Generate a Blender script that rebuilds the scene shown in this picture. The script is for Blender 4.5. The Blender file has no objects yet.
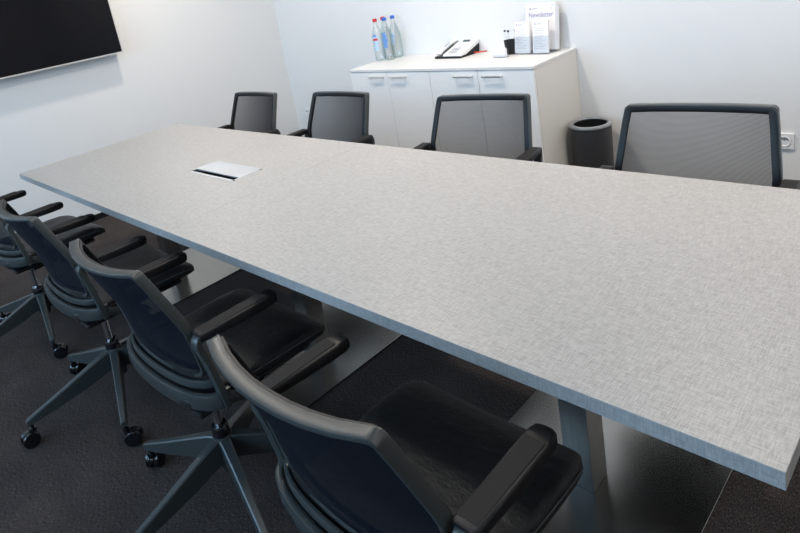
import bpy, bmesh, math, random
from mathutils import Vector, Matrix
PI = math.pi
scene = bpy.context.scene
C = scene.collection

# ---------------------------------------------------------------- camera
cam_d = bpy.data.cameras.new('camera')
cam = bpy.data.objects.new('camera', cam_d); C.objects.link(cam)
cam_d.sensor_width = 36.0; cam_d.sensor_fit = 'HORIZONTAL'
cam_d.lens = 610.76 / 800 * 36
cam_d.shift_x = (400 - 365.656) / 800
cam_d.shift_y = (134.619 - 266.5) / 800
cam_d.clip_start = 0.05
right = Vector((0.68837482, 0.70363473, -0.17617681))
down = Vector((0.06199999, -0.29907181, -0.95221429))
fwd = Vector((-0.72270056, 0.64455738, -0.24949885))
m = Matrix((right, -down, -fwd)).transposed().to_4x4()
m.translation = Vector((0, 0, 1.46))
cam.matrix_world = m
scene.camera = cam

# ---------------------------------------------------------------- world, exposure
w = bpy.data.worlds.new('sky'); scene.world = w; w.use_nodes = True
w.node_tree.nodes['Background'].inputs[0].default_value = (0.55, 0.72, 1.0, 1)
w.node_tree.nodes['Background'].inputs[1].default_value = 1.0
vs = scene.view_settings
vs.view_transform = 'Standard'; vs.look = 'None'; vs.gamma = 1.0; vs.use_curve_mapping = False
vs.exposure = -0.80

def area(name, loc, rot, sx, sy, power, col, shape='RECTANGLE', spread=PI):
    d = bpy.data.lights.new(name, 'AREA'); d.shape = shape; d.size = sx
    if shape in ('RECTANGLE', 'ELLIPSE'): d.size_y = sy
    d.energy = power; d.color = col; d.spread = spread
    o = bpy.data.objects.new(name, d); C.objects.link(o)
    o.location = loc; o.rotation_euler = rot
    return o
CEIL = 2.75
WIN_Y = -2.0
DAY = (0.44, 0.71, 1.0)
WARM = (1.0, 0.875, 0.765)
# daylight coming through the two windows behind the camera
for cx, pw in ((-3.6, 130), (-1.0, 125)):
    area('window_daylight', (cx, WIN_Y - 0.35, 1.75), (math.radians(80), 0, 0), 2.1, 1.5, pw, DAY)
# ceiling lamps (the discs themselves are built further down)
LAMPS = [(-4.10, 2.05, 32, 'beside the left wall, over the far chairs'), (-4.10, 0.2, 5, 'beside the left wall, over the near chairs'), (-2.4, 2.25, 46, 'over the water bottles'), (-0.7, 2.55, 46, 'over the rightmost far chair'), (1.0, 2.4, 36, 'beside the right wall')]
for x, y, p, _ in LAMPS:
    area('ceiling_lamp_light', (x, y, CEIL - 0.03), (0, 0, 0), 0.12, 0.12, p, WARM, 'DISK')
area('light_panel_glow', (-2.0, 1.2, CEIL - 0.05), (0, 0, 0), 2.4, 0.3, 14, (1, .95, .88))

# ---------------------------------------------------------------- materials
def mat(name, col, rough=0.5, metal=0.0, spec=0.5, coat=0.0):
    m = bpy.data.materials.new(name); m.use_nodes = True
    b = m.node_tree.nodes['Principled BSDF']
    b.inputs['Base Color'].default_value = (*col, 1)
    b.inputs['Roughness'].default_value = rough
    b.inputs['Metallic'].default_value = metal
    b.inputs['Specular IOR Level'].default_value = spec
    b.inputs['Coat Weight'].default_value = coat
    return m
def N(m, t, **kw):
    n = m.node_tree.nodes.new(t)
    for k, v in kw.items(): setattr(n, k, v)
    return n
def L(m, a, b): m.node_tree.links.new(a, b)
def noise(m, scale, sc=(1, 1, 1), detail=3, rough=0.5):
    tc = N(m, 'ShaderNodeTexCoord'); mp = N(m, 'ShaderNodeMapping')
    mp.inputs['Scale'].default_value = sc
    L(m, tc.outputs['Object'], mp.inputs['Vector'])
    n = N(m, 'ShaderNodeTexNoise'); n.inputs['Scale'].default_value = scale
    n.inputs['Detail'].default_value = detail; n.inputs['Roughness'].default_value = rough
    L(m, mp.outputs['Vector'], n.inputs['Vector'])
    return n.outputs['Fac']
def ramp(m, fac, stops):
    r = N(m, 'ShaderNodeValToRGB')
    r.color_ramp.elements[0].position = stops[0][0]; r.color_ramp.elements[0].color = (*stops[0][1], 1)
    r.color_ramp.elements[1].position = stops[-1][0]; r.color_ramp.elements[1].color = (*stops[-1][1], 1)
    for p, c in stops[1:-1]:
        e = r.color_ramp.elements.new(p); e.color = (*c, 1)
    L(m, fac, r.inputs['Fac'])
    return r.outputs['Color']
def bump(m, fac, strength, dist):
    b = N(m, 'ShaderNodeBump'); b.inputs['Strength'].default_value = strength; b.inputs['Distance'].default_value = dist
    L(m, fac, b.inputs['Height'])
    L(m, b.outputs['Normal'], m.node_tree.nodes['Principled BSDF'].inputs['Normal'])
def bc(m): return m.node_tree.nodes['Principled BSDF'].inputs['Base Color']

M = {}
M['wall'] = mat('painted_wall', (0.80, 0.81, 0.81), 0.6, spec=0.3)
bump(M['wall'], noise(M['wall'], 60, detail=4), 0.08, 0.002)
M['ceiling'] = mat('ceiling_paint', (0.8, 0.8, 0.79), 0.8)
# carpet: dark brown grey loop pile with short streaks
c = mat('carpet', (0.03, 0.027, 0.026), 1.0, spec=0.1); M['carpet'] = c
f1 = noise(c, 400, (1, 0.3, 1), 2, 0.6); f2 = noise(c, 5, (1, 1, 1), 3)
mx = N(c, 'ShaderNodeMath', operation='MULTIPLY_ADD'); L(c, f2, mx.inputs[0]); mx.inputs[1].default_value = 0.15; L(c, f1, mx.inputs[2])
L(c, ramp(c, mx.outputs[0], [(0.38, (0.014, 0.0115, 0.011)), (0.58, (0.055, 0.045, 0.042)), (0.80, (0.125, 0.103, 0.096))]), bc(c))
bump(c, f1, 0.8, 0.004)
# linen laminate
def linen(name, vertical=False):
    c = mat(name, (0.5, 0.49, 0.48), 0.42, spec=0.4)
    wy = (45, 480, 45) if not vertical else (45, 45, 480)
    wx = (480, 45, 480) if not vertical else (480, 480, 45)
    a = noise(c, 1.0, wx, 3, 0.65); b = noise(c, 1.0, wy, 3, 0.65); d = noise(c, 1.3, (1, 1, 1), 2)
    s = N(c, 'ShaderNodeMath', operation='ADD'); L(c, a, s.inputs[0]); L(c, b, s.inputs[1])
    s2 = N(c, 'ShaderNodeMath', operation='MULTIPLY_ADD'); L(c, s.outputs[0], s2.inputs[0]); s2.inputs[1].default_value = 0.5
    s3 = N(c, 'ShaderNodeMath', operation='MULTIPLY_ADD'); L(c, d, s3.inputs[0]); s3.inputs[1].default_value = 0.06; s3.inputs[2].default_value = -0.03
    L(c, s3.outputs[0], s2.inputs[2])
    L(c, ramp(c, s2.outputs[0], [(0.36, (0.275, 0.270, 0.264)), (0.5, (0.375, 0.370, 0.362)), (0.64, (0.475, 0.469, 0.459))]), bc(c))
    bump(c, s.outputs[0], 0.12, 0.001)
    return c
M['linen'] = linen('linen_laminate')
M['linen_edge'] = linen('linen_laminate_edge', True)
# brushed steel
c = mat('brushed_steel', (0.40, 0.39, 0.37), 0.30, 1.0); M['steel'] = c
fb = noise(c, 1, (300, 4, 4), 3); L(c, ramp(c, fb, [(0.3, (0.34, 0.33, 0.32)), (0.7, (0.44, 0.43, 0.41))]), bc(c))
c = mat('satin_steel_plate', (0.32, 0.32, 0.31), 0.24, 1.0); M['plate'] = c
M['alu'] = mat('satin_aluminium', (0.62, 0.66, 0.70), 0.35, 0.85)
M['silver'] = mat('silver_trim', (0.75, 0.74, 0.72), 0.3, 0.9)
M['frame'] = mat('slate_grey_coating', (0.050, 0.057, 0.057), 0.34, 0.20, spec=0.6)
M['black'] = mat('black_plastic', (0.009, 0.009, 0.010), 0.45, spec=0.35)
M['gloss'] = mat('glossy_black_plastic', (0.008, 0.008, 0.010), 0.12, spec=0.6)
M['chrome'] = mat('chrome', (0.7, 0.72, 0.75), 0.12, 1.0)
c = mat('black_leather', (0.014, 0.014, 0.014), 0.42, spec=0.45); M['leather'] = c
fl = noise(c, 14, (1, 1.6, 1), 5, 0.65)
vo = N(c, 'ShaderNodeTexVoronoi'); vo.inputs['Scale'].default_value = 420
ad = N(c, 'ShaderNodeMath', operation='MULTIPLY_ADD'); L(c, vo.outputs['Distance'], ad.inputs[0]); ad.inputs[1].default_value = 0.05; L(c, fl, ad.inputs[2])
bump(c, ad.outputs[0], 0.6, 0.010)
c = mat('armrest_leather', (0.014, 0.014, 0.015), 0.5, spec=0.45); M['pad'] = c
c.node_tree.nodes['Principled BSDF'].inputs['Roughness'].default_value = 0.7; c.node_tree.nodes['Principled BSDF'].inputs['Specular IOR Level'].default_value = 0.2
bump(c, noise(c, 500, detail=2), 0.2, 0.001)
M['thread'] = mat('grey_thread', (0.12, 0.12, 0.12), 0.6)
# woven mesh: a net of dark threads with open gaps, denser when seen at a slant
c = bpy.data.materials.new('net_fabric'); c.use_nodes = True; M['net'] = c
b = c.node_tree.nodes['Principled BSDF']; b.inputs['Base Color'].default_value = (0.004, 0.006, 0.012, 1); b.inputs['Roughness'].default_value = 0.6
b.inputs['Specular IOR Level'].default_value = 0.18
tr = N(c, 'ShaderNodeBsdfTransparent'); ms = N(c, 'ShaderNodeMixShader')
tc = N(c, 'ShaderNodeTexCoord'); sp = N(c, 'ShaderNodeSeparateXYZ'); L(c, tc.outputs['Object'], sp.inputs[0])
mu = N(c, 'ShaderNodeMath', operation='MULTIPLY'); L(c, sp.outputs['Z'], mu.inputs[0]); mu.inputs[1].default_value = 2 * PI / 0.0036
si = N(c, 'ShaderNodeMath', operation='SINE'); L(c, mu.outputs[0], si.inputs[0])
lw = N(c, 'ShaderNodeLayerWeight'); lw.inputs['Blend'].default_value = 0.5
mr = N(c, 'ShaderNodeMapRange'); L(c, lw.outputs['Facing'], mr.inputs['Value'])
mr.inputs['From Min'].default_value = 0.0; mr.inputs['From Max'].default_value = 0.6
mr.inputs['To Min'].default_value = 0.47; mr.inputs['To Max'].default_value = 0.99
m2 = N(c, 'ShaderNodeMath', operation='MULTIPLY_ADD', use_clamp=True); L(c, si.outputs[0], m2.inputs[0]); m2.inputs[1].default_value = 0.20; L(c, mr.outputs['Result'], m2.inputs[2])
L(c, m2.outputs[0], ms.inputs[0]); L(c, tr.outputs[0], ms.inputs[1]); L(c, b.outputs[0], ms.inputs[2])
L(c, ms.outputs[0], c.node_tree.nodes['Material Output'].inputs['Surface'])
M['white'] = mat('white_laminate', (0.88, 0.885, 0.88), 0.35)
M['top'] = mat('white_top_laminate', (0.74, 0.745, 0.735), 0.4)
M['panel'] = mat('warm_white_panel', (0.76, 0.74, 0.70), 0.45)
M['gap'] = mat('dark_gap', (0.10, 0.10, 0.10), 0.8)
M['plastic_white'] = mat('white_plastic', (0.78, 0.79, 0.80), 0.35)
M['grey_plastic'] = mat('grey_plastic', (0.33, 0.36, 0.42), 0.4)
M['paper'] = mat('white_paper', (0.84, 0.84, 0.86), 0.7)
M['ink'] = mat('grey_ink', (0.45, 0.45, 0.50), 0.7)
M['purple_ink'] = mat('purple_ink', (0.22, 0.17, 0.36), 0.7)
M['red'] = mat('red_plastic', (0.60, 0.02, 0.02), 0.4)
M['blue'] = mat('blue_plastic', (0.03, 0.16, 0.62), 0.4)
M['label_blue'] = mat('label_blue', (0.14, 0.30, 0.66), 0.5)
M['label_pale'] = mat('label_pale_blue', (0.45, 0.62, 0.85), 0.5)
M['red_cable'] = mat('red_cable', (0.70, 0.07, 0.03), 0.5)
M['bin'] = mat('charcoal_bin', (0.035, 0.036, 0.040), 0.5)
M['rim'] = mat('grey_rim', (0.36, 0.37, 0.38), 0.35, 0.5)
M['lcd'] = mat('lcd_glass', (0.05, 0.09, 0.09), 0.2)
M['screen'] = mat('dark_screen', (0.004, 0.004, 0.006), 0.08, spec=0.16)
def clear(name, tint, f0=0.06, edge=0.6, rough=0.03):
    c = bpy.data.materials.new(name); c.use_nodes = True
    nt = c.node_tree; nt.nodes.remove(nt.nodes['Principled BSDF'])
    t = N(c, 'ShaderNodeBsdfTransparent'); g = N(c, 'ShaderNodeBsdfGlossy'); g.inputs['Roughness'].default_value = rough
    lw = N(c, 'ShaderNodeLayerWeight'); lw.inputs['Blend'].default_value = 0.5
    L(c, ramp(c, lw.outputs['Facing'], [(0.0, (1, 1, 1)), (0.55, tuple((1 + k) / 2 for k in tint)), (0.95, tint)]), t.inputs['Color'])
    mr = N(c, 'ShaderNodeMapRange'); L(c, lw.outputs['Facing'], mr.inputs['Value']); mr.inputs['From Min'].default_value = 0.3
    mr.inputs['To Min'].default_value = f0; mr.inputs['To Max'].default_value = edge
    s = N(c, 'ShaderNodeMixShader'); L(c, mr.outputs['Result'], s.inputs[0]); L(c, t.outputs[0], s.inputs[1]); L(c, g.outputs[0], s.inputs[2])
    L(c, s.outputs[0], nt.nodes['Material Output'].inputs['Surface'])
    return c
M['glass'] = clear('bottle_glass', (0.62, 0.76, 0.76), 0.06, 0.35)
M['acrylic'] = clear('clear_acrylic', (0.75, 0.80, 0.85), 0.05, 0.4)
M['pane'] = clear('window_pane', (0.9, 0.95, 0.95), 0.04, 0.4)
c = bpy.data.materials.new('lamp_diffuser'); c.use_nodes = True; M['lamp'] = c
b = c.node_tree.nodes['Principled BSDF']; b.inputs['Emission Color'].default_value = (1, .93, .84, 1); b.inputs['Emission Strength'].default_value = 6

# ---------------------------------------------------------------- mesh helpers
def obj(name, bm, material, parent=None, smooth=False, angle=35):
    me = bpy.data.meshes.new(name)
    bmesh.ops.recalc_face_normals(bm, faces=bm.faces)
    bm.to_mesh(me); bm.free()
    for mm in (material if isinstance(material, (list, tuple)) else [material]): me.materials.append(mm)
    if smooth:
        for p in me.polygons: p.use_smooth = True
        try: me.set_sharp_from_angle(angle=math.radians(angle))
        except Exception: pass
    o = bpy.data.objects.new(name, me); C.objects.link(o)
    if parent: o.parent = parent
    return o
def tag(o, label=None, cat=None, group=None):
    if label: o['label'] = label
    if cat: o['category'] = cat
    if group: o['group'] = group
    return o
def thing(name, label, cat, loc=(0, 0, 0), rz=0, group=None):
    o = bpy.data.objects.new(name, None); C.objects.link(o)
    o.location = loc; o.rotation_euler = (0, 0, rz); o.empty_display_size = 0.1
    return tag(o, label, cat, group)
def struct(name, bm, m):
    o = obj(name, bm, m); o['kind'] = 'structure'; return o
def BM(): return bmesh.new()
def box(bm, x0, x1, y0, y1, z0, z1, bev=0.0, seg=2, mi=0, mtx=None):
    r = bmesh.ops.create_cube(bm, size=1.0)
    vv = r['verts']
    for v in vv:
        v.co = Vector(((x0 + x1) / 2 + v.co.x * (x1 - x0), (y0 + y1) / 2 + v.co.y * (y1 - y0), (z0 + z1) / 2 + v.co.z * (z1 - z0)))
    fs = set(f for v in vv for f in v.link_faces)
    if bev > 0:
        es = list(set(e for v in vv for e in v.link_edges))
        r2 = bmesh.ops.bevel(bm, geom=es, offset=bev, segments=seg, affect='EDGES', profile=0.5)
        vv = list(set([v for v in vv if v.is_valid] + list(r2['verts']))); fs = set(f for v in vv for f in v.link_faces)
    for f in fs: f.material_index = mi
    if mtx is not None:
        for v in vv: v.co = mtx @ v.co
    return vv
def sweep(bm, pts, prof, ups, closed=False, scales=None, cap=True, mi=0):
    n = len(pts); rings = []
    for i, p in enumerate(pts):
        a = pts[(i - 1) % n] if (closed or i > 0) else pts[i]
        b = pts[(i + 1) % n] if (closed or i < n - 1) else pts[i]
        t = (b - a).normalized(); up = ups[i] if isinstance(ups, list) else ups
        side = t.cross(up).normalized(); u = side.cross(t).normalized()
        s = scales[i] if scales else (1, 1)
        rings.append([bm.verts.new(p + side * (x * s[0]) + u * (y * s[1])) for x, y in prof])
    m = len(prof)
    for i in range(n if closed else n - 1):
        r0, r1 = rings[i], rings[(i + 1) % n]
        for j in range(m):
            f = bm.faces.new((r0[j], r0[(j + 1) % m], r1[(j + 1) % m], r1[j])); f.material_index = mi
    if cap and not closed:
        bm.faces.new(rings[0]).material_index = mi; bm.faces.new(list(reversed(rings[-1]))).material_index = mi
def rprof(w, h, r, n=3):
    out = []
    for cx, cy, a0 in ((w / 2 - r, h / 2 - r, 0), (-w / 2 + r, h / 2 - r, 90), (-w / 2 + r, -h / 2 + r, 180), (w / 2 - r, -h / 2 + r, 270)):
        for k in range(n + 1):
            a = math.radians(a0 + 90 * k / n); out.append((cx + r * math.cos(a), cy + r * math.sin(a)))
    return out
def circ(r, n=10): return [(r * math.cos(2 * PI * k / n), r * math.sin(2 * PI * k / n)) for k in range(n)]
def lathe(bm, prof, n=24, loc=(0, 0, 0), axis='Z', mi=0, a0=0, a1=2 * PI, cap=False):
    full = abs(a1 - a0 - 2 * PI) < 1e-6; cnt = n if full else n + 1; rings = []
    for r, z in prof:
        ring = []
        for k in range(cnt):
            a = a0 + (a1 - a0) * k / n
            if axis == 'Z': co = (r * math.cos(a), r * math.sin(a), z)
            elif axis == 'X': co = (z, r * math.cos(a), r * math.sin(a))
            else: co = (r * math.cos(a), z, r * math.sin(a))
            ring.append(bm.verts.new(Vector(co) + Vector(loc)))
        rings.append(ring)
    for i in range(len(rings) - 1):
        for k in range(cnt if full else cnt - 1):
            bm.faces.new((rings[i][k], rings[i][(k + 1) % cnt], rings[i + 1][(k + 1) % cnt], rings[i + 1][k])).material_index = mi
    if cap:
        bm.faces.new(rings[0]).material_index = mi; bm.faces.new(rings[-1]).material_index = mi
    return rings
def loft(bm, secs, mi=0):
    rings = [[bm.verts.new(Vector(p)) for p in s] for s in secs]; m = len(secs[0])
    for i in range(len(rings) - 1):
        for j in range(m): bm.faces.new((rings[i][j], rings[i][(j + 1) % m], rings[i + 1][(j + 1) % m], rings[i + 1][j])).material_index = mi
    bm.faces.new(rings[0]).material_index = mi; bm.faces.new(list(reversed(rings[-1]))).material_index = mi
def text_bm(txt, size, mtx, depth=0.0004, squeeze=1.0):
    cu = bpy.data.curves.new('t', 'FONT'); cu.body = txt; cu.size = size; cu.extrude = depth
    to = bpy.data.objects.new('t', cu); C.objects.link(to)
    dg = bpy.context.evaluated_depsgraph_get(); me = bpy.data.meshes.new_from_object(to.evaluated_get(dg))
    bm = BM(); bm.from_mesh(me)
    for v in bm.verts: v.co = mtx @ Vector((v.co.x * squeeze, v.co.y, v.co.z))
    bpy.data.objects.remove(to); bpy.data.curves.remove(cu)
    return bm

# ---------------------------------------------------------------- room
XL, YB, XR = -4.87, 3.49, 2.2
K = 0.9424
def bx1(*a, **k):
    bm = BM(); box(bm, *a, **k); return bm
struct('floor', bx1(XL - .1, XR + .1, WIN_Y - .1, YB + .1, -0.1, 0), M['carpet'])
struct('ceiling', bx1(XL - .1, XR + .1, WIN_Y - .1, YB + .1, CEIL, CEIL + 0.1), M['ceiling'])
struct('wall_left', bx1(XL - .1, XL, WIN_Y - .1, YB + .1, 0, CEIL), M['wall'])
struct('wall_back', bx1(XL, XR, YB, YB + .1, 0, CEIL), M['wall'])
struct('wall_right', bx1(XR, XR + .1, WIN_Y - .1, YB + .1, 0, CEIL), M['wall'])
bm = BM()
wins = [(-4.65, -2.55), (-2.05, 0.05)]
box(bm, XL, XR, WIN_Y - .1, WIN_Y, 0, 0.9); box(bm, XL, XR, WIN_Y - .1, WIN_Y, 2.45, CEIL)
for a, b in ((XL, -4.65), (-2.55, -2.05), (0.05, XR)): box(bm, a, b, WIN_Y - .1, WIN_Y, 0.9, 2.45)
struct('wall_front', bm, M['wall'])
for i, (a, b) in enumerate(wins):
    bm = BM()
    for q in ((a, b, 0.9, 0.95), (a, b, 2.4, 2.45), (a, a + .05, .95, 2.4), (b - .05, b, .95, 2.4), ((a + b) / 2 - .025, (a + b) / 2 + .025, .95, 2.4)):
        box(bm, q[0], q[1], WIN_Y - .08, WIN_Y - .02, q[2], q[3])
    wo = struct('window_%d' % (i + 1), bm, M['plastic_white'])
    obj('pane', bx1(a + .05, b - .05, WIN_Y - .053, WIN_Y - .047, .95, 2.4), M['pane'], wo)

def ceiling_lamp(x, y, label):
    t = thing('ceiling_lamp', label, 'ceiling lamp', (x, y, CEIL), group='round recessed ceiling lamps')
    bm = BM(); lathe(bm, [(0.085, 0), (0.11, 0), (0.11, -0.012), (0.085, -0.012), (0.085, 0)], 32); obj('trim_ring', bm, M['plastic_white'], t, True)
    bm = BM(); lathe(bm, [(0.0001, -0.004), (0.085, -0.004), (0.085, -0.001)], 32); obj('diffuser', bm, M['lamp'], t)
for x, y, p, where in LAMPS: ceiling_lamp(x, y, 'round recessed ceiling lamp ' + where)
t = thing('ceiling_lamp', 'long slim lamp panel on the ceiling over the table', 'ceiling lamp', (-2.0, 1.2, CEIL))
obj('housing', bx1(-1.22, 1.22, -.17, .17, -.03, 0, bev=.004), M['plastic_white'], t)
obj('diffuser', bx1(-1.2, 1.2, -.15, .15, -.034, -.0302), M['lamp'], t)

struct('baseboard_left', bx1(XL, XL + .008, WIN_Y, YB, 0, .045), M['black'])
# ---------------------------------------------------------------- conference table
TX0, TX1, TY0, TY1, TZ = -3.79, -0.172, 0.772, 1.748, 0.74
TJ = -1.972
table = thing('conference_table', 'long grey linen-look conference table on steel columns', 'table', ((TX0 + TX1) / 2, (TY0 + TY1) / 2, 0))
ox, oy = table.location.x, table.location.y
def tb(x0, x1, y0, y1, z0, z1, **k): return bx1(x0 - ox, x1 - ox, y0 - oy, y1 - oy, z0, z1, **k)
hx0, hx1, hy0, hy1 = -2.575, -2.205, 1.19, 1.335      # cable box
g = 0.0002
def slab(x0, x1, hole=None):
    bm = BM()
    if hole:
        a, b, c_, d = hole
        for q in ((x0, a, TY0, TY1), (b, x1, TY0, TY1), (a, b, TY0, c_), (a, b, d, TY1)):
            box(bm, q[0] - ox, q[1] - ox, q[2] - oy, q[3] - oy, TZ - .03, TZ)
        bmesh.ops.remove_doubles(bm, verts=bm.verts, dist=1e-5)
    else:
        box(bm, x0 - ox, x1 - ox, TY0 - oy, TY1 - oy, TZ - .03, TZ, bev=0.0007, seg=1)
    bm.normal_update()
    for f in bm.faces: f.material_index = 0 if abs(f.normal.z) > .5 else 1
    return bm
obj('tabletop', slab(TX0, TJ - g, (hx0, hx1, hy0, hy1)), [M['linen'], M['linen_edge']], table)
obj('tabletop', slab(TJ + g, TX1), [M['linen'], M['linen_edge']], table)
for cx, kx in ((-0.753, -0.752), (-1.979, -1.955), (-3.217, -3.225)):
    pl = obj('base_plate', tb(cx - .2975, cx + .2975, .964, 1.556, 0, .008, bev=.001, seg=1), M['plate'], table)
    obj('column', tb(kx - .04, kx + .04, 1.215, 1.297, .008, .70, bev=.0015, seg=1), M['steel'], table)
    obj('top_bracket', tb(kx - .2, kx + .2, 1.06, 1.46, .70, .71), M['black'], table)
# under-table beams
bm = BM()
for yy in (1.11, 1.37): box(bm, -3.45 - ox, -0.5 - ox, yy - oy, yy + .04 - oy, .67, .70)
obj('under_beam', bm, M['black'], table)
cb = obj('cable_box', tb(hx0, hx1, hy0, hy1, .66, .715), M['black'], table)
bm = BM()
for q in ((hx0 - .006, hx1 + .006, hy0 - .006, hy0 + .008), (hx0 - .006, hx1 + .006, hy1 - .008, hy1 + .006), (hx0 - .006, hx0 + .004, hy0, hy1), (hx1 - .004, hx1 + .006, hy0, hy1)):
    box(bm, q[0] - ox, q[1] - ox, q[2] - oy, q[3] - oy, .7395, .7415)
obj('rim', bm, M['alu'], cb)
obj('lid', tb(hx0 + .006, hx1 - .006, hy0 + .034, hy1 - .009, .7365, .7425, bev=.001, seg=1), M['alu'], cb)

# ---------------------------------------------------------------- conference chair
RB = 0.050
def hw(z): return 0.223 + (0.87 - z) / 0.20 * 0.020 if z > 0.67 else 0.243 - (0.67 - z) * 0.04
def yend(z):
    if z > 0.67: return -0.172 - (z - .67) / .20 * 0.070
    return -0.172 + (0.67 - z) / 0.15 * 0.026
def back_pt(x, z):
    q = min(1.0, abs(x) / 0.235)
    return Vector((x, yend(z) - (RB - .012 * min(1, max(0, (.86 - z) / .3))) * (1 - q ** 2.2), z - 0.008 * (1 - q * q) * max(0, (z - .6) / .27)))
ZT, ZB = 0.872, 0.515
def outline(inset=0.0):
    pts = []
    zt, zb = ZT - inset, ZB + inset
    def cor(cx, cz, r, a0, a1, n=5): return [(cx + r * math.cos(math.radians(a0 + (a1 - a0) * k / n)), cz + r * math.sin(math.radians(a0 + (a1 - a0) * k / n))) for k in range(n + 1)]
    rt, rb = 0.012, 0.035
    wt, wb = hw(zt) - inset, hw(zb) - inset
    for k in range(9): pts.append((-(wt - rt) + 2 * (wt - rt) * k / 8, zt))        # top, left to right
    pts += cor(wt - rt, zt - rt, rt, 90, 0)[1:]
    for k in range(1, 8):
        z = zt - rt + (zb + rb - zt + rt) * k / 8; pts.append((hw(z) - inset, z))
    pts += cor(wb - rb, zb + rb, rb, 0, -90)
    for k in range(1, 8): pts.append(((wb - rb) - 2 * (wb - rb) * k / 8, zb))
    pts += cor(-(wb - rb), zb + rb, rb, -90, -180)
    for k in range(1, 8):
        z = zb + rb + (zt - rt - zb - rb) * k / 8; pts.append((-(hw(z) - inset), z))
    pts += cor(-(wt - rt), zt - rt, rt, 180, 90)[:-1]
    return pts
def back_frame_bm(inset, w, d, r, dy=0.0):
    bm = BM(); o2 = outline(inset)
    pts = [back_pt(x, z) + Vector((0, dy, 0)) for x, z in o2]
    ctr = Vector((0, 0, .70)); ups = []
    n = len(pts)
    for i in range(n):
        ups.append(Vector((0, 1, 0)) - Vector((0, 0, 0)))
    sweep(bm, pts, rprof(w, d, r, 2), ups, closed=True)
    return bm
def net_bm():
    bm = BM(); rows = []
    zt, zb = ZT - .009, ZB + .009; nz, nx = 22, 18
    for i in range(nz + 1):
        z = zb + (zt - zb) * i / nz
        h = hw(z) - .009
        rb = .03
        if z < zb + rb: h -= rb - math.sqrt(max(0, rb * rb - (zb + rb - z) ** 2))
        rows.append([bm.verts.new(back_pt(h * (2 * k / nx - 1), z) + Vector((0, -.009, 0))) for k in range(nx + 1)])
    for i in range(nz):
        for k in range(nx): bm.faces.new((rows[i][k], rows[i][k + 1], rows[i + 1][k + 1], rows[i + 1][k]))
    return bm
def bez(p, n):
    out = []
    for i in range(n + 1):
        t = i / n; k = [Vector(q) for q in p]
        while len(k) > 1: k = [a.lerp(b, t) for a, b in zip(k, k[1:])]
        out.append(k[0])
    return out
def caster_bm():
    bm = BM()
    lathe(bm, [(0.006, .0), (0.006, -.03), (0.011, -.03), (.011, -.045)], 10, (0, 0, .098), cap=True)
    for s in (-1, 1):
        a, b_ = (0.006, .023) if s > 0 else (-.023, -.006)
        lathe(bm, [(0.018, a), (.028, a), (.030, a + .003), (.030, b_ - .003), (.027, b_), (.004, b_ + (.002 if s > 0 else 0)), ], 22, (0, .018, .030), axis='X', cap=True)
    # hood over the wheels
    lathe(bm, [(.031, -.005), (.031, .005)], 12, (0, .018, .030), axis='X', a0=math.radians(0), a1=math.radians(180), cap=False)
    box(bm, -.005, .005, -.008, .03, .030, .060, bev=.002)
    return bm
ARM_X = 0.268
BO = 0.08      # seat and back sit a little in front of the column
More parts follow.
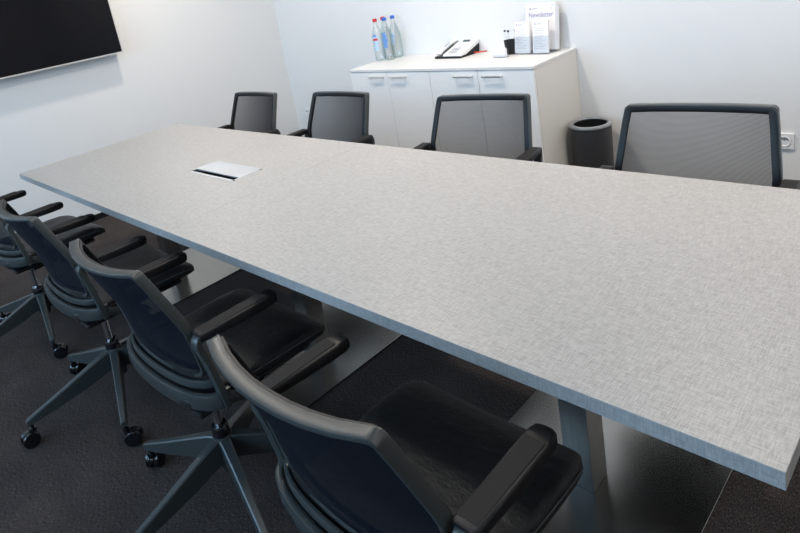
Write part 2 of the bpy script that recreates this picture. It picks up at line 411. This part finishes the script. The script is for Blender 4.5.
def make_chair(label):
    t = thing('conference_chair', label, 'chair', group='conference chairs around the table')
    # base legs with casters
    for k in range(5):
        a = k * 2 * PI / 5
        rot = Matrix.Rotation(a, 4, 'Z')
        secs = []
        for r, zt, zb, wt, wb in ((.012, .212, .135, .018, .018), (.05, .205, .130, .0155, .0165), (.12, .182, .112, .0135, .0145), (.24, .142, .094, .0115, .0125), (.345, .110, .084, .010, .011), (.358, .104, .086, .008, .009)):
            secs.append([rot @ Vector((r, y, z)) for y, z in ((-wb, zb), (wb, zb), (wb, zb + .35 * (zt - zb)), (wt, zt - .004), (wt - .004, zt), (-wt + .004, zt), (-wt, zt - .004), (-wb, zb + .35 * (zt - zb)))])
        bm = BM(); loft(bm, secs)
        sp = obj('base_leg', bm, M['frame'], t, True, 30)
        bm = caster_bm(); mx_ = rot @ Matrix.Translation((.345, 0, 0)) @ Matrix.Rotation(0.9 + k * 1.3, 4, 'Z')
        for v in bm.verts: v.co = mx_ @ v.co
        obj('caster', bm, M['gloss'], sp, True)
    bm = BM(); lathe(bm, [(.012, .09), (.024, .095), (.030, .13), (.031, .206), (.028, .216), (.012, .216)], 24, cap=True); obj('hub', bm, M['frame'], t, True)
    bm = BM(); lathe(bm, [(.026, .214), (.026, .245), (.022, .252)], 20, cap=True); lathe(bm, [(.014, .25), (.014, .36)], 16, cap=True, mi=1)
    obj('gas_lift', bm, [M['gloss'], M['chrome']], t, True)
    bm = BM(); box(bm, -.085, .085, -.12, .10, .345, .385, bev=.012); box(bm, -.15, .15, -.015, .03, .372, .392, bev=.004); box(bm, -.05, .05, -.08, .05, .32, .35, bev=.01)
    obj('tilt_mechanism', bm, M['black'], t)
    bm = BM(); sweep(bm, [Vector((.08, .02, .37)), Vector((.19, .02, .372)), Vector((.20, .02, .372))], rprof(.014, .008, .003, 1), Vector((0, 0, 1))); box(bm, .19, .245, .005, .035, .366, .378, bev=.004)
    obj('height_lever', bm, M['frame'], t)
    # seat pan and cushion
    def seat_sec(y, top, bot, h, r):
        out = []
        n = 10
        for k in range(4 * n):
            a = 2 * PI * k / (4 * n); ca, sa = math.cos(a), math.sin(a)
            e = 0.28
            x = h * math.copysign(abs(ca) ** e, ca); zz = math.copysign(abs(sa) ** 0.55, sa)
            z = (top + bot) / 2 + (top - bot) / 2 * zz
            if sa > 0: z -= r * (1 - min(1, (x / h) ** 2)) * 0.0 + 0.0
            z += 0.010 * (abs(x) / h) ** 2 * (1 if sa > 0 else 0) - (0.006 if sa > 0 else 0)
            out.append((x, y, z))
        return out
    bm = BM(); secs = []
    for y, top, bot, h in ((-.215, .440, .425, .16), (-.208, .455, .412, .195), (-.19, .463, .405, .213), (-.14, .466, .402, .222), (-.06, .464, .402, .230), (.04, .463, .402, .236), (.13, .464, .402, .239), (.19, .460, .402, .238), (.225, .450, .401, .232), (.247, .438, .400, .218), (.257, .425, .402, .195), (.259, .414, .406, .17)):
        secs.append(seat_sec(y, top, bot, h, .01))
    secs = [[(x, y * 1.0 + (.006 if y > 0 else .0) * min(1, y / .15), z + .011) for x, y, z in q] for q in secs]
    loft(bm, secs)
    st = obj('seat', bm, M['leather'], t, True, 60)
    for s in (-1, 1):
        bm = BM(); pts = [Vector((s * (x + .0012), y, z)) for x, y, z in ((.222, -.14, .451), (.230, -.06, .451), (.236, .05, .451), (.239, .135, .451), (.238, .195, .448), (.232, .231, .440))]
        sweep(bm, pts, circ(.0013, 5), Vector((0, 0, 1))); obj('seam', bm, M['thread'], st)
    bm = BM(); box(bm, -.20, .20, -.19, .20, .388, .405, bev=.008); obj('seat_pan', bm, M['black'], t)
    # back
    bf = obj('back_frame', back_frame_bm(0.005, .010, .026, .002), M['frame'], t, True, 25)
    obj('edge_band', back_frame_bm(0.0130, .021, .010, .002, dy=.0125), M['black'], bf, True, 40)
    obj('backrest', net_bm(), M['net'], t, True, 80)
    # curved carrier behind the lower back, joining both arm uprights
    def ubar(x0, y0, y1, z):
        pts = bez([(-x0, y0 + .03, z), (-x0, y0, z)], 2) + bez([(-x0, y0, z), (-x0 + .02, y0 - .055, z), (-.10, y1, z), (0, y1, z)], 10)[1:]
        return pts + [Vector((-p.x, p.y, p.z)) for p in reversed(pts[:-1])]
    bm = BM(); sweep(bm, ubar(ARM_X, -.150, -.218, .460), rprof(.016, .046, .0025, 2), Vector((0, 0, 1)))
    cr = obj('back_carrier', bm, M['frame'], t, True, 25)
    bm = BM(); sweep(bm, ubar(ARM_X - .024, -.140, -.205, .500)[2:-2], rprof(.010, .022, .002, 2), Vector((0, 0, 1)))
    obj('lower_rail', bm, M['frame'], cr, True, 25)
    bm = BM(); sweep(bm, ubar(ARM_X - .030, -.130, -.190, .500)[2:-2], rprof(.008, .070, .002, 2), Vector((0, 0, 1)))
    obj('lower_cover', bm, M['black'], cr, True, 40)
    for s in (-1, 1):
        bm = BM(); sweep(bm, [Vector((s * ARM_X, -.13, .452)), Vector((s * .262, -.05, .425)), Vector((s * .19, .0, .392)), Vector((s * .10, .02, .382))], rprof(.018, .030, .004, 2), Vector((0, 0, 1)))
        obj('side_brace', bm, M['frame'], t, True, 25)
        # upright
        pts = [Vector((s * ARM_X, -.138, .436)), Vector((s * (ARM_X + .001), -.143, .50)), Vector((s * ARM_X, -.153, .58)), Vector((s * ARM_X, -.166, .632))] + bez([(s * ARM_X, -.166, .632), (s * ARM_X, -.170, .658), (s * ARM_X, -.145, .659)], 5)[1:] + [Vector((s * ARM_X, -.09, .658))]
        bm = BM(); ups = [Vector((0, 1, 0))] * 4 + [Vector((0, 1, 0)), Vector((0, .9, -.4)), Vector((0, .6, -.7)), Vector((0, .3, -1)), Vector((0, 0, -1)), Vector((0, 0, -1))]
        sweep(bm, pts, rprof(.032, .018, .002, 2), ups)
        for v in bm.verts: v.co.y -= .006 * min(1, max(0, (v.co.z - .45) / .15))
        ar = obj('arm_support', bm, M['frame'], t, True, 25)
        # pad
        bm = BM(); secs = []
        for y, w_, top, bot in ((-.162, .021, .670, .654), (-.156, .0235, .672, .648), (-.05, .0245, .671, .641), (.03, .025, .670, .638), (.065, .0245, .669, .638), (.080, .021, .667, .640), (.086, .014, .664, .646)):
            cx = s * (ARM_X - .004 * (y + .15) / .2)
            pr = rprof(2 * w_, top - bot, min(.006, (top - bot) / 2.3), 3)
            secs.append([(cx + a, y - .006, (top + bot) / 2 + b_) for a, b_ in pr])
        loft(bm, secs)
        pad = obj('armrest', bm, M['black'], t, True, 32)
        bm = BM(); box(bm, s * (ARM_X - .002) - .0195, s * (ARM_X - .002) + .0195, -.156, .039, .670, .6725, bev=.001, seg=1)
        obj('arm_inlay', bm, M['pad'], pad)
    for ch in t.children:
        if not ch.name.startswith(('base_leg', 'hub', 'gas_lift')): ch.location.y = BO
    return t
def dup(root, loc, rz, label):
    r = root.copy(); C.objects.link(r); r.location = loc; r.rotation_euler = (0, 0, rz); r['label'] = label
    for ch in list(root.children):
        c_ = ch.copy(); C.objects.link(c_); c_.parent = r
        for g_ in list(ch.children):
            d = g_.copy(); C.objects.link(d); d.parent = c_
    return r
R = math.radians
chair0 = make_chair('nearest black conference chair on the near side, cut by the bottom edge of the picture')
SP = R(267 - 216)   # base turn, shared by the copies
def turn_base(root, a):
    for ch in root.children:
        if ch.name.startswith(('base_leg', 'hub', 'gas_lift')):
            ch.location = (0.070, -0.015, 0)
            if ch.name.startswith('base_leg'): ch.rotation_euler = (0, 0, a)
spots = [
    (-0.777, 0.588, 0, 'nearest black conference chair on the near side, cut by the bottom edge of the picture', R(60)),
    (-1.650, 0.630, 0, 'second black chair from the right on the near side, over its five-star base', R(57)),
    (-2.492, 0.628, 0, 'second black chair from the left on the near side, all its front casters showing', R(51)),
    (-3.41, 0.605, R(3), 'leftmost black chair on the near side, partly cut by the left edge of the picture', R(57)),
    (-0.684, 1.882, PI + R(4), 'rightmost far-side chair, wide net backrest in front of the bare white wall', R(50)),
    (-1.568, 1.955, PI + R(7), 'far-side chair in front of the right cabinet doors', R(40)),
    (-2.530, 1.957, PI, 'far-side chair between the corner of the room and the cabinet', R(10)),
    (-3.295, 1.912, PI, 'farthest chair on the far side, nearest the left wall', R(54)),
]
for i, (x, y, rz, lab, ba) in enumerate(spots):
    o = chair0 if i == 0 else dup(chair0, (x, y, 0), rz, lab)
    if i == 0: o.location = (x, y, 0)
    turn_base(o, ba)

# ---------------------------------------------------------------- television
TVY = 1.920; TVZ = 1.219
tv = thing('television', 'large black flat-screen television hung on the left wall', 'television', (XL + .06, TVY - .615, TVZ))
obj('housing', bx1(.0, .045, -.615, .615, 0, .70, bev=.003), M['black'], tv)
obj('screen', bx1(.0452, .048, -.609, .609, .010, .694), M['screen'], tv)
bm = BM(); box(bm, .03, .0505, -.617, .617, -.002, .008); box(bm, .03, .0505, .611, .617, .008, .70); box(bm, .03, .0505, -.617, -.611, .008, .70)
obj('bezel', bm, M['silver'], tv)
obj('wall_mount', bx1(-.059, -.001, -.25, .25, .15, .5), M['black'], tv)

# ---------------------------------------------------------------- cabinets
CY0 = 2.987; CT = 0.805
CX = (-3.398, -2.628, -1.857)
for i in range(2):
    x0, x1 = CX[i], CX[i + 1]
    lab = ('white cabinet unit under the water bottles', 'white cabinet unit under the brochures, beside the black bin')[i]
    cb_ = thing('cabinet', lab, 'cabinet', ((x0 + x1) / 2, (CY0 + YB) / 2, 0), group='white two-door cabinets')
    ccx, ccy = cb_.location.x, cb_.location.y
    bm = BM()
    a, b_, c_, d = x0 - ccx + .0005, x1 - ccx - .0005, CY0 + .02 - ccy, YB - .003 - ccy
    box(bm, a, a + .018, c_, d, .0, CT - .018); box(bm, b_ - .018, b_, c_, d, 0, CT - .018)
    box(bm, a + .018, b_ - .018, d - .01, d, 0.0, CT - .018); box(bm, a + .018, b_ - .018, c_, d - .01, .06, .078)
    box(bm, a + .018, b_ - .018, c_ + .01, c_ + .028, 0, .06); box(bm, a + .018, b_ - .018, c_, d - .01, CT - .036, CT - .018)
    obj('body', bm, M['panel'], cb_)
    mid = 0
    for s in (-1, 1):
        q0, q1 = (a + .001, -.0012) if s < 0 else (.0012, b_ - .001)
        dr = obj('door', bx1(q0, q1, CY0 - ccy, CY0 + .0185 - ccy, .012, CT - .021, bev=.0008, seg=1), M['white'], cb_)
        hx = (-.106 if s < 0 else .110)
        bm = BM(); box(bm, hx - .069, hx + .069, CY0 - .026 - ccy, CY0 - .018 - ccy, .744, .755, bev=.001, seg=1)
        for e in (-1, 1): box(bm, hx + e * .062 - .005, hx + e * .062 + .005, CY0 - .019 - ccy, CY0 - ccy, .745, .754)
        obj('handle', bm, M['silver'], dr)
tag(obj('worktop', bx1(CX[0] - .003, CX[2] + .003, CY0 - .004, YB - .001, CT - .0179, CT, bev=.001, seg=1), M['top']), 'white worktop lying across both cabinet units', 'worktop')

# ---------------------------------------------------------------- water bottles
def make_bottle(name_label, loc, rz, cap, kind):
    t = thing('water_bottle', name_label, 'bottle', (loc[0] * K + .024, loc[1] * K, CT), rz, 'glass water bottles on the cabinet'); t.scale = (K * 1.1, K * 1.1, K * 1.03)
    bm = BM()
    prof = [(.001, .004), (.030, .002), (.0375, .006), (.040, .02), (.040, .175), (.038, .20), (.030, .235), (.020, .262), (.0145, .28), (.0135, .312), (.0155, .314), (.0155, .32)]
    lathe(bm, prof, 28)
    gl = obj('bottle_body', bm, M['glass'], t, True, 60)
    bm = BM(); lathe(bm, [(.0162, .308), (.0165, .309), (.0165, .330), (.015, .333), (.0005, .333)], 20); obj('cap', bm, M[cap], t, True)
    def patch(r, a0, a1, z0, z1, mt, nm='label_print'):
        bm = BM(); lathe(bm, [(r, z0), (r, z1)], 12, a0=R(a0), a1=R(a1)); obj(nm, bm, mt, gl, True)
    if kind == 0:
        patch(.0405, -110, -60, .085, .215, M['label_pale']); patch(.0408, -112, -58, .165, .182, M['red']); patch(.0408, -105, -70, .195, .213, M['label_blue'])
    elif kind == 1:
        patch(.0405, -105, -60, .10, .20, M['label_blue']); patch(.0405, -115, -50, .148, .170, M['label_blue']); patch(.0380, -100, -65, .20, .222, M['label_blue'])
    else:
        patch(.0405, -100, -60, .11, .20, M['label_pale']); patch(.0405, -106, -55, .17, .185, M['blue'])
make_bottle('leftmost glass water bottle, red cap', (-3.607, 3.515), R(10), 'red', 0)
make_bottle('glass water bottle with red cap, behind the blue figure label bottle', (-3.612, 3.612), R(25), 'red', 2)
make_bottle('glass water bottle with blue cap and large blue label in front', (-3.515, 3.530), R(5), 'blue', 1)
make_bottle('rightmost glass water bottle with blue cap, closest to the wall', (-3.520, 3.632), R(0), 'blue', 2)

# ---------------------------------------------------------------- telephone
ph = thing('desk_telephone', 'white and grey desk telephone on a black foot', 'telephone', (-2.86 * K, 3.60 * K, CT), R(-4)); ph.scale = (K, K, K * .78)
def wedge(bm, x0, x1, prof, mi=0):
    loft(bm, [[(x0, y, z) for y, z in prof], [(x1, y, z) for y, z in prof]], mi)
bm = BM(); wedge(bm, -.125, .125, [(-.115, 0), (.10, 0), (.112, .085), (.104, .09), (-.06, .022), (-.115, .018)]); obj('foot', bm, M['black'], ph)
bm = BM(); wedge(bm, -.045, .135, [(-.112, .019), (-.055, .024), (.108, .094), (.118, .122), (.10, .124), (.045, .100), (-.112, .036)])
bmesh.ops.bevel(bm, geom=list(bm.edges), offset=.003, segments=2, affect='EDGES'); body = obj('body', bm, M['plastic_white'], ph)
sl = math.atan2(.100 - .036, .045 + .112)
def on_slope(x, y, zoff=0.0): return Matrix.Translation((x, y, .036 + (y + .112) * math.tan(sl) + zoff)) @ Matrix.Rotation(sl, 4, 'X')
for r_ in range(4):
    for c_ in range(3):
        bm = BM(); box(bm, -.009, .009, -.0065, .0065, 0, .004, bev=.001, seg=1, mtx=on_slope(.0 + c_ * .026, -.085 + r_ * .022)); obj('key', bm, M['grey_plastic'], body)
for r_ in range(4):
    bm = BM(); box(bm, -.010, .010, -.005, .005, 0, .003, bev=.001, seg=1, mtx=on_slope(.105, -.08 + r_ * .022)); obj('key', bm, M['plastic_white'], body)
bm = BM(); box(bm, -.045, .045, -.015, .022, 0, .006, bev=.002, mtx=Matrix.Translation((.045, .072, .115)) @ Matrix.Rotation(R(38), 4, 'X')); ds = obj('display_frame', bm, M['plastic_white'], ph)
bm = BM(); box(bm, -.034, .034, -.010, .014, .006, .007, mtx=Matrix.Translation((.045, .072, .115)) @ Matrix.Rotation(R(38), 4, 'X')); obj('display', bm, M['lcd'], ds)
bm = BM()
hp = [Vector((-.088, -.108, .040)), Vector((-.088, -.085, .062)), Vector((-.088, -.03, .082)), Vector((-.088, .03, .108)), Vector((-.088, .08, .122)), Vector((-.088, .105, .118))]
sweep(bm, hp, rprof(.052, .026, .010, 3), Vector((0, 0, 1)), scales=[(.9, 1), (1, 1.15), (.72, .8), (.72, .8), (1, 1.15), (.9, .9)])
hs = obj('handset', bm, M['plastic_white'], ph, True, 50)
bm = BM(); sweep(bm, [p + Vector((.0, 0, .0115)) for p in hp[2:4]], rprof(.020, .004, .0015, 1), Vector((0, 0, 1))); obj('grip_inlay', bm, M['grey_plastic'], hs)
bm = BM()
sweep(bm, [Vector((p.x * K, p.y * K, p.z)) for p in bez([(-2.74, 3.64, CT + .012), (-2.71, 3.62, CT + .006), (-2.68, 3.66, CT + .012), (-2.66, 3.69, CT + .006)], 10)], circ(.0045, 8), Vector((0, 0, 1)))
tag(obj('telephone_cable', bm, M['red_cable'], None, True), 'short red cable lying beside the telephone', 'cable')

# ---------------------------------------------------------------- brochure display
by = R(-6)
rk = thing('brochure_rack', 'clear acrylic rack holding white brochures at the right end of the cabinet', 'brochure rack', (-2.185 * K, 3.58 * K, CT), by); rk.scale = (K * 1.1, K, K)
bm = BM()
def ybox(bm, x0, x1, y0, y1, z0, z1, lean, yo): box(bm, x0, x1, y0, y1, z0, z1, mtx=Matrix.Translation((0, yo, 0)) @ Matrix.Rotation(R(-lean), 4, 'X'))
ybox(bm, -.118, .125, -.001, .001, .002, .30, 9, .068)
ybox(bm, -.132, -.008, -.001, .001, .002, .12, 9, -.055); ybox(bm, .002, .122, -.001, .001, .002, .12, 9, -.055)
box(bm, -.132, .125, -.06, .08, 0, .003)
obj('rack_body', bm, M['acrylic'], rk)
def leaflet(name, label, cat, x0, x1, z0, h, thick, yo, lean, kind, group=None):
    o = thing(name, label, cat, rk.location, by, group); o.scale = (K * 1.1, K, K)
    M0 = Matrix.Translation((0, yo, .004)) @ Matrix.Rotation(R(-lean), 4, 'X')
    bm = BM(); box(bm, x0, x1, 0, thick, z0, z0 + h, mtx=M0); pg = obj('pages', bm, M['paper'], o)
    F = M0 @ Matrix(((1, 0, 0, 0), (0, 0, -1, -.0004), (0, 1, 0, 0), (0, 0, 0, 1)))
    bm = BM()
    if kind == 'dl':
        lathe(bm, [(.0001, .0006), (.0045, .0006)], 10)
        for v in bm.verts: v.co = M0 @ Vector((x0 + .018 + v.co.x, -.0008, z0 + h - .022 + v.co.y))
        obj('emblem', bm, M['purple_ink'], pg)
        bm = BM(); box(bm, x0 + .028, x0 + .060, -.0006, -.0001, z0 + h - .025, z0 + h - .020, mtx=M0)
        random.seed(3)
        for k in range(13):
            zz = z0 + h - .055 - k * .0105
            box(bm, x0 + .012, x0 + .012 + random.uniform(.05, .08), -.0006, -.0001, zz, zz + .0022, mtx=M0)
        obj('text_lines', bm, M['ink'], pg)
    elif kind == 'news':
        lathe(bm, [(.0001, .0006), (.006, .0006)], 10)
        for v in bm.verts: v.co = M0 @ Vector((x0 + .035 + v.co.x, -.0008, z0 + h - .032 + v.co.y))
        obj('emblem', bm, M['purple_ink'], pg)
        tb_ = text_bm('Newsletter', .048, F @ Matrix.Translation((x0 + .022, z0 + h - .088, 0)), .0002, .80)
        obj('title', tb_, M['purple_ink'], pg)
        bm = BM(); box(bm, x0 + .048, x0 + .085, -.0006, -.0001, z0 + h - .035, z0 + h - .029, mtx=M0)
        # pale line drawing in the upper right corner
        random.seed(8)
        for k in range(9):
            xa = x1 - .012 - random.random() * .07; za = z0 + h - .012 - random.random() * .035
            box(bm, xa, xa + .001 + .018 * (k % 2), -.0006, -.0001, za, za + .001 + .014 * ((k + 1) % 2), mtx=M0)
        obj('text_lines', bm, M['ink'], pg)
leaflet('newsletter', 'tall white newsletter behind the two narrow leaflets', 'newsletter', -.095, .118, .012, .300, .004, .028, 8, 'news')
for k in range(3):
    leaflet('brochure', ('plain white brochure just behind the newsletter', 'plain white brochure in the middle of the stack behind the newsletter', 'plain white brochure at the very back of the rack')[k], 'brochure', -.090 + .004 * k, .122 + .004 * k, .010, .298 - .012 * k, .004, .033 + .0055 * k, 8, '', 'plain brochures behind the newsletter')
leaflet('leaflet', 'narrow white leaflet on the left in the rack', 'leaflet', -.128, -.018, .004, .210, .012, -.048, 8, 'dl', 'narrow leaflets in the rack')
leaflet('leaflet', 'narrow white leaflet on the right in the rack', 'leaflet', .006, .114, .004, .210, .012, -.048, 8, 'dl', 'narrow leaflets in the rack')

# cup with sticks and card holder
cp = thing('pen_cup', 'black tapered cup with clear pens beside the brochures', 'cup', (-2.375 * K, 3.575 * K, CT))
bm = BM(); lathe(bm, [(.0005, .001), (.030, .001), (.034, .004), (.041, .092), (.038, .092), (.031, .008), (.0005, .008)], 24); obj('cup_body', bm, M['black'], cp, True, 40)
for k, (dx, dy, lx, ly) in enumerate(((-.018, 0, -.10, .0), (.0, -.015, .05, -.05), (.016, .006, .14, .05))):
    bm = BM(); sweep(bm, [Vector((-2.375 * K + dx, 3.575 * K + dy, CT + .010)), Vector((-2.375 * K + dx + lx * .14, 3.575 * K + dy + ly * .14, CT + .145))], circ(.006, 8), Vector((0, 1, 0)))
    bm2 = BM(); p0 = Vector((-2.375 * K + dx + lx * .14, 3.575 * K + dy + ly * .14, CT + .1452)); sweep(bm2, [p0, p0 + Vector((lx * .02, ly * .02, .012))], circ(.007, 8), Vector((0, 1, 0)))
    pn = thing('pen', ('clear pen leaning left in the black cup', 'clear pen in the middle of the black cup', 'clear pen leaning right in the black cup')[k], 'pen', (0, 0, 0), group='pens in the black cup')
    obj('barrel', bm, M['acrylic'], pn, True); obj('pen_cap', bm2, M['gloss'], pn, True)
ch_ = thing('card_holder', 'small clear holder in front of the black cup', 'card holder', (-2.392 * K, 3.470 * K, CT))
bm = BM(); box(bm, -.05, .05, -.018, .022, 0, .003); box(bm, -.05, .05, -.018, -.016, .003, .022); box(bm, -.05, .05, .018, .020, .003, .05); obj('holder_body', bm, M['acrylic'], ch_)
tag(obj('business_cards', bx1(-2.392 * K - .043, -2.392 * K + .043, 3.470 * K - .013, 3.470 * K + .008, CT + .0035, CT + .058, mtx=None), M['paper']), 'stack of white business cards in the small clear holder', 'cards')

# ---------------------------------------------------------------- waste bin
wb = thing('waste_bin', 'round charcoal waste bin with a grey rim beside the cabinet', 'bin', (-1.718, 3.318, 0)); wb.scale = (.97, .97, 1.35)
bm = BM(); lathe(bm, [(.0005, .004), (.108, .004), (.112, 0), (.114, .01), (.122, .270), (.119, .270), (.110, .012), (.0005, .012)], 40); obj('bin_body', bm, M['bin'], wb, True, 40)
bm = BM(); lathe(bm, [(.124, .272), (.127, .274), (.127, .281), (.125, .284), (.103, .284), (.100, .280), (.100, .272), (.124, .272)], 40); obj('rim', bm, M['rim'], wb, True, 40)
bm = BM(); lathe(bm, [(.0995, .262), (.0995, .279), (.097, .278), (.093, .15)], 40); obj('inner_liner', bm, M['black'], wb, True)

# ---------------------------------------------------------------- sockets
def socket(x, z, label):
    s = thing('power_socket', label, 'power socket', (x, YB, z), group='wall sockets')
    fr = bx1(-.042, .042, -.010, -.0005, -.042, .042, bev=.002); obj('face_plate', fr, M['plastic_white'], s)
    bm = BM(); lathe(bm, [(.0275, -.0105), (.0275, -.013), (.022, -.0125), (.021, -.004), (.0005, -.004)], 24, axis='Y'); rc = obj('recess', bm, M['white'], s, True, 40)
    bm = BM()
    for dx in (-.0095, .0095): lathe(bm, [(.0028, -.0046), (.0005, -.0046)], 8, (dx, 0, 0), axis='Y')
    lathe(bm, [(.0026, -.003), (.0024, -.014), (.0005, -.0145)], 8, (0, 0, .011), axis='Y')
    lathe(bm, [(.0205, -.0047), (.0205, -.012), (.017, -.0122), (.017, -.0047)], 10, axis='Y', a0=R(30), a1=R(150))
    obj('pins', bm, M['black'], rc)
socket(-.775, .280, 'white wall socket to the right of the rightmost far-side chair')
socket(-4.68, .285, 'white wall socket near the room corner, left of the cabinet')
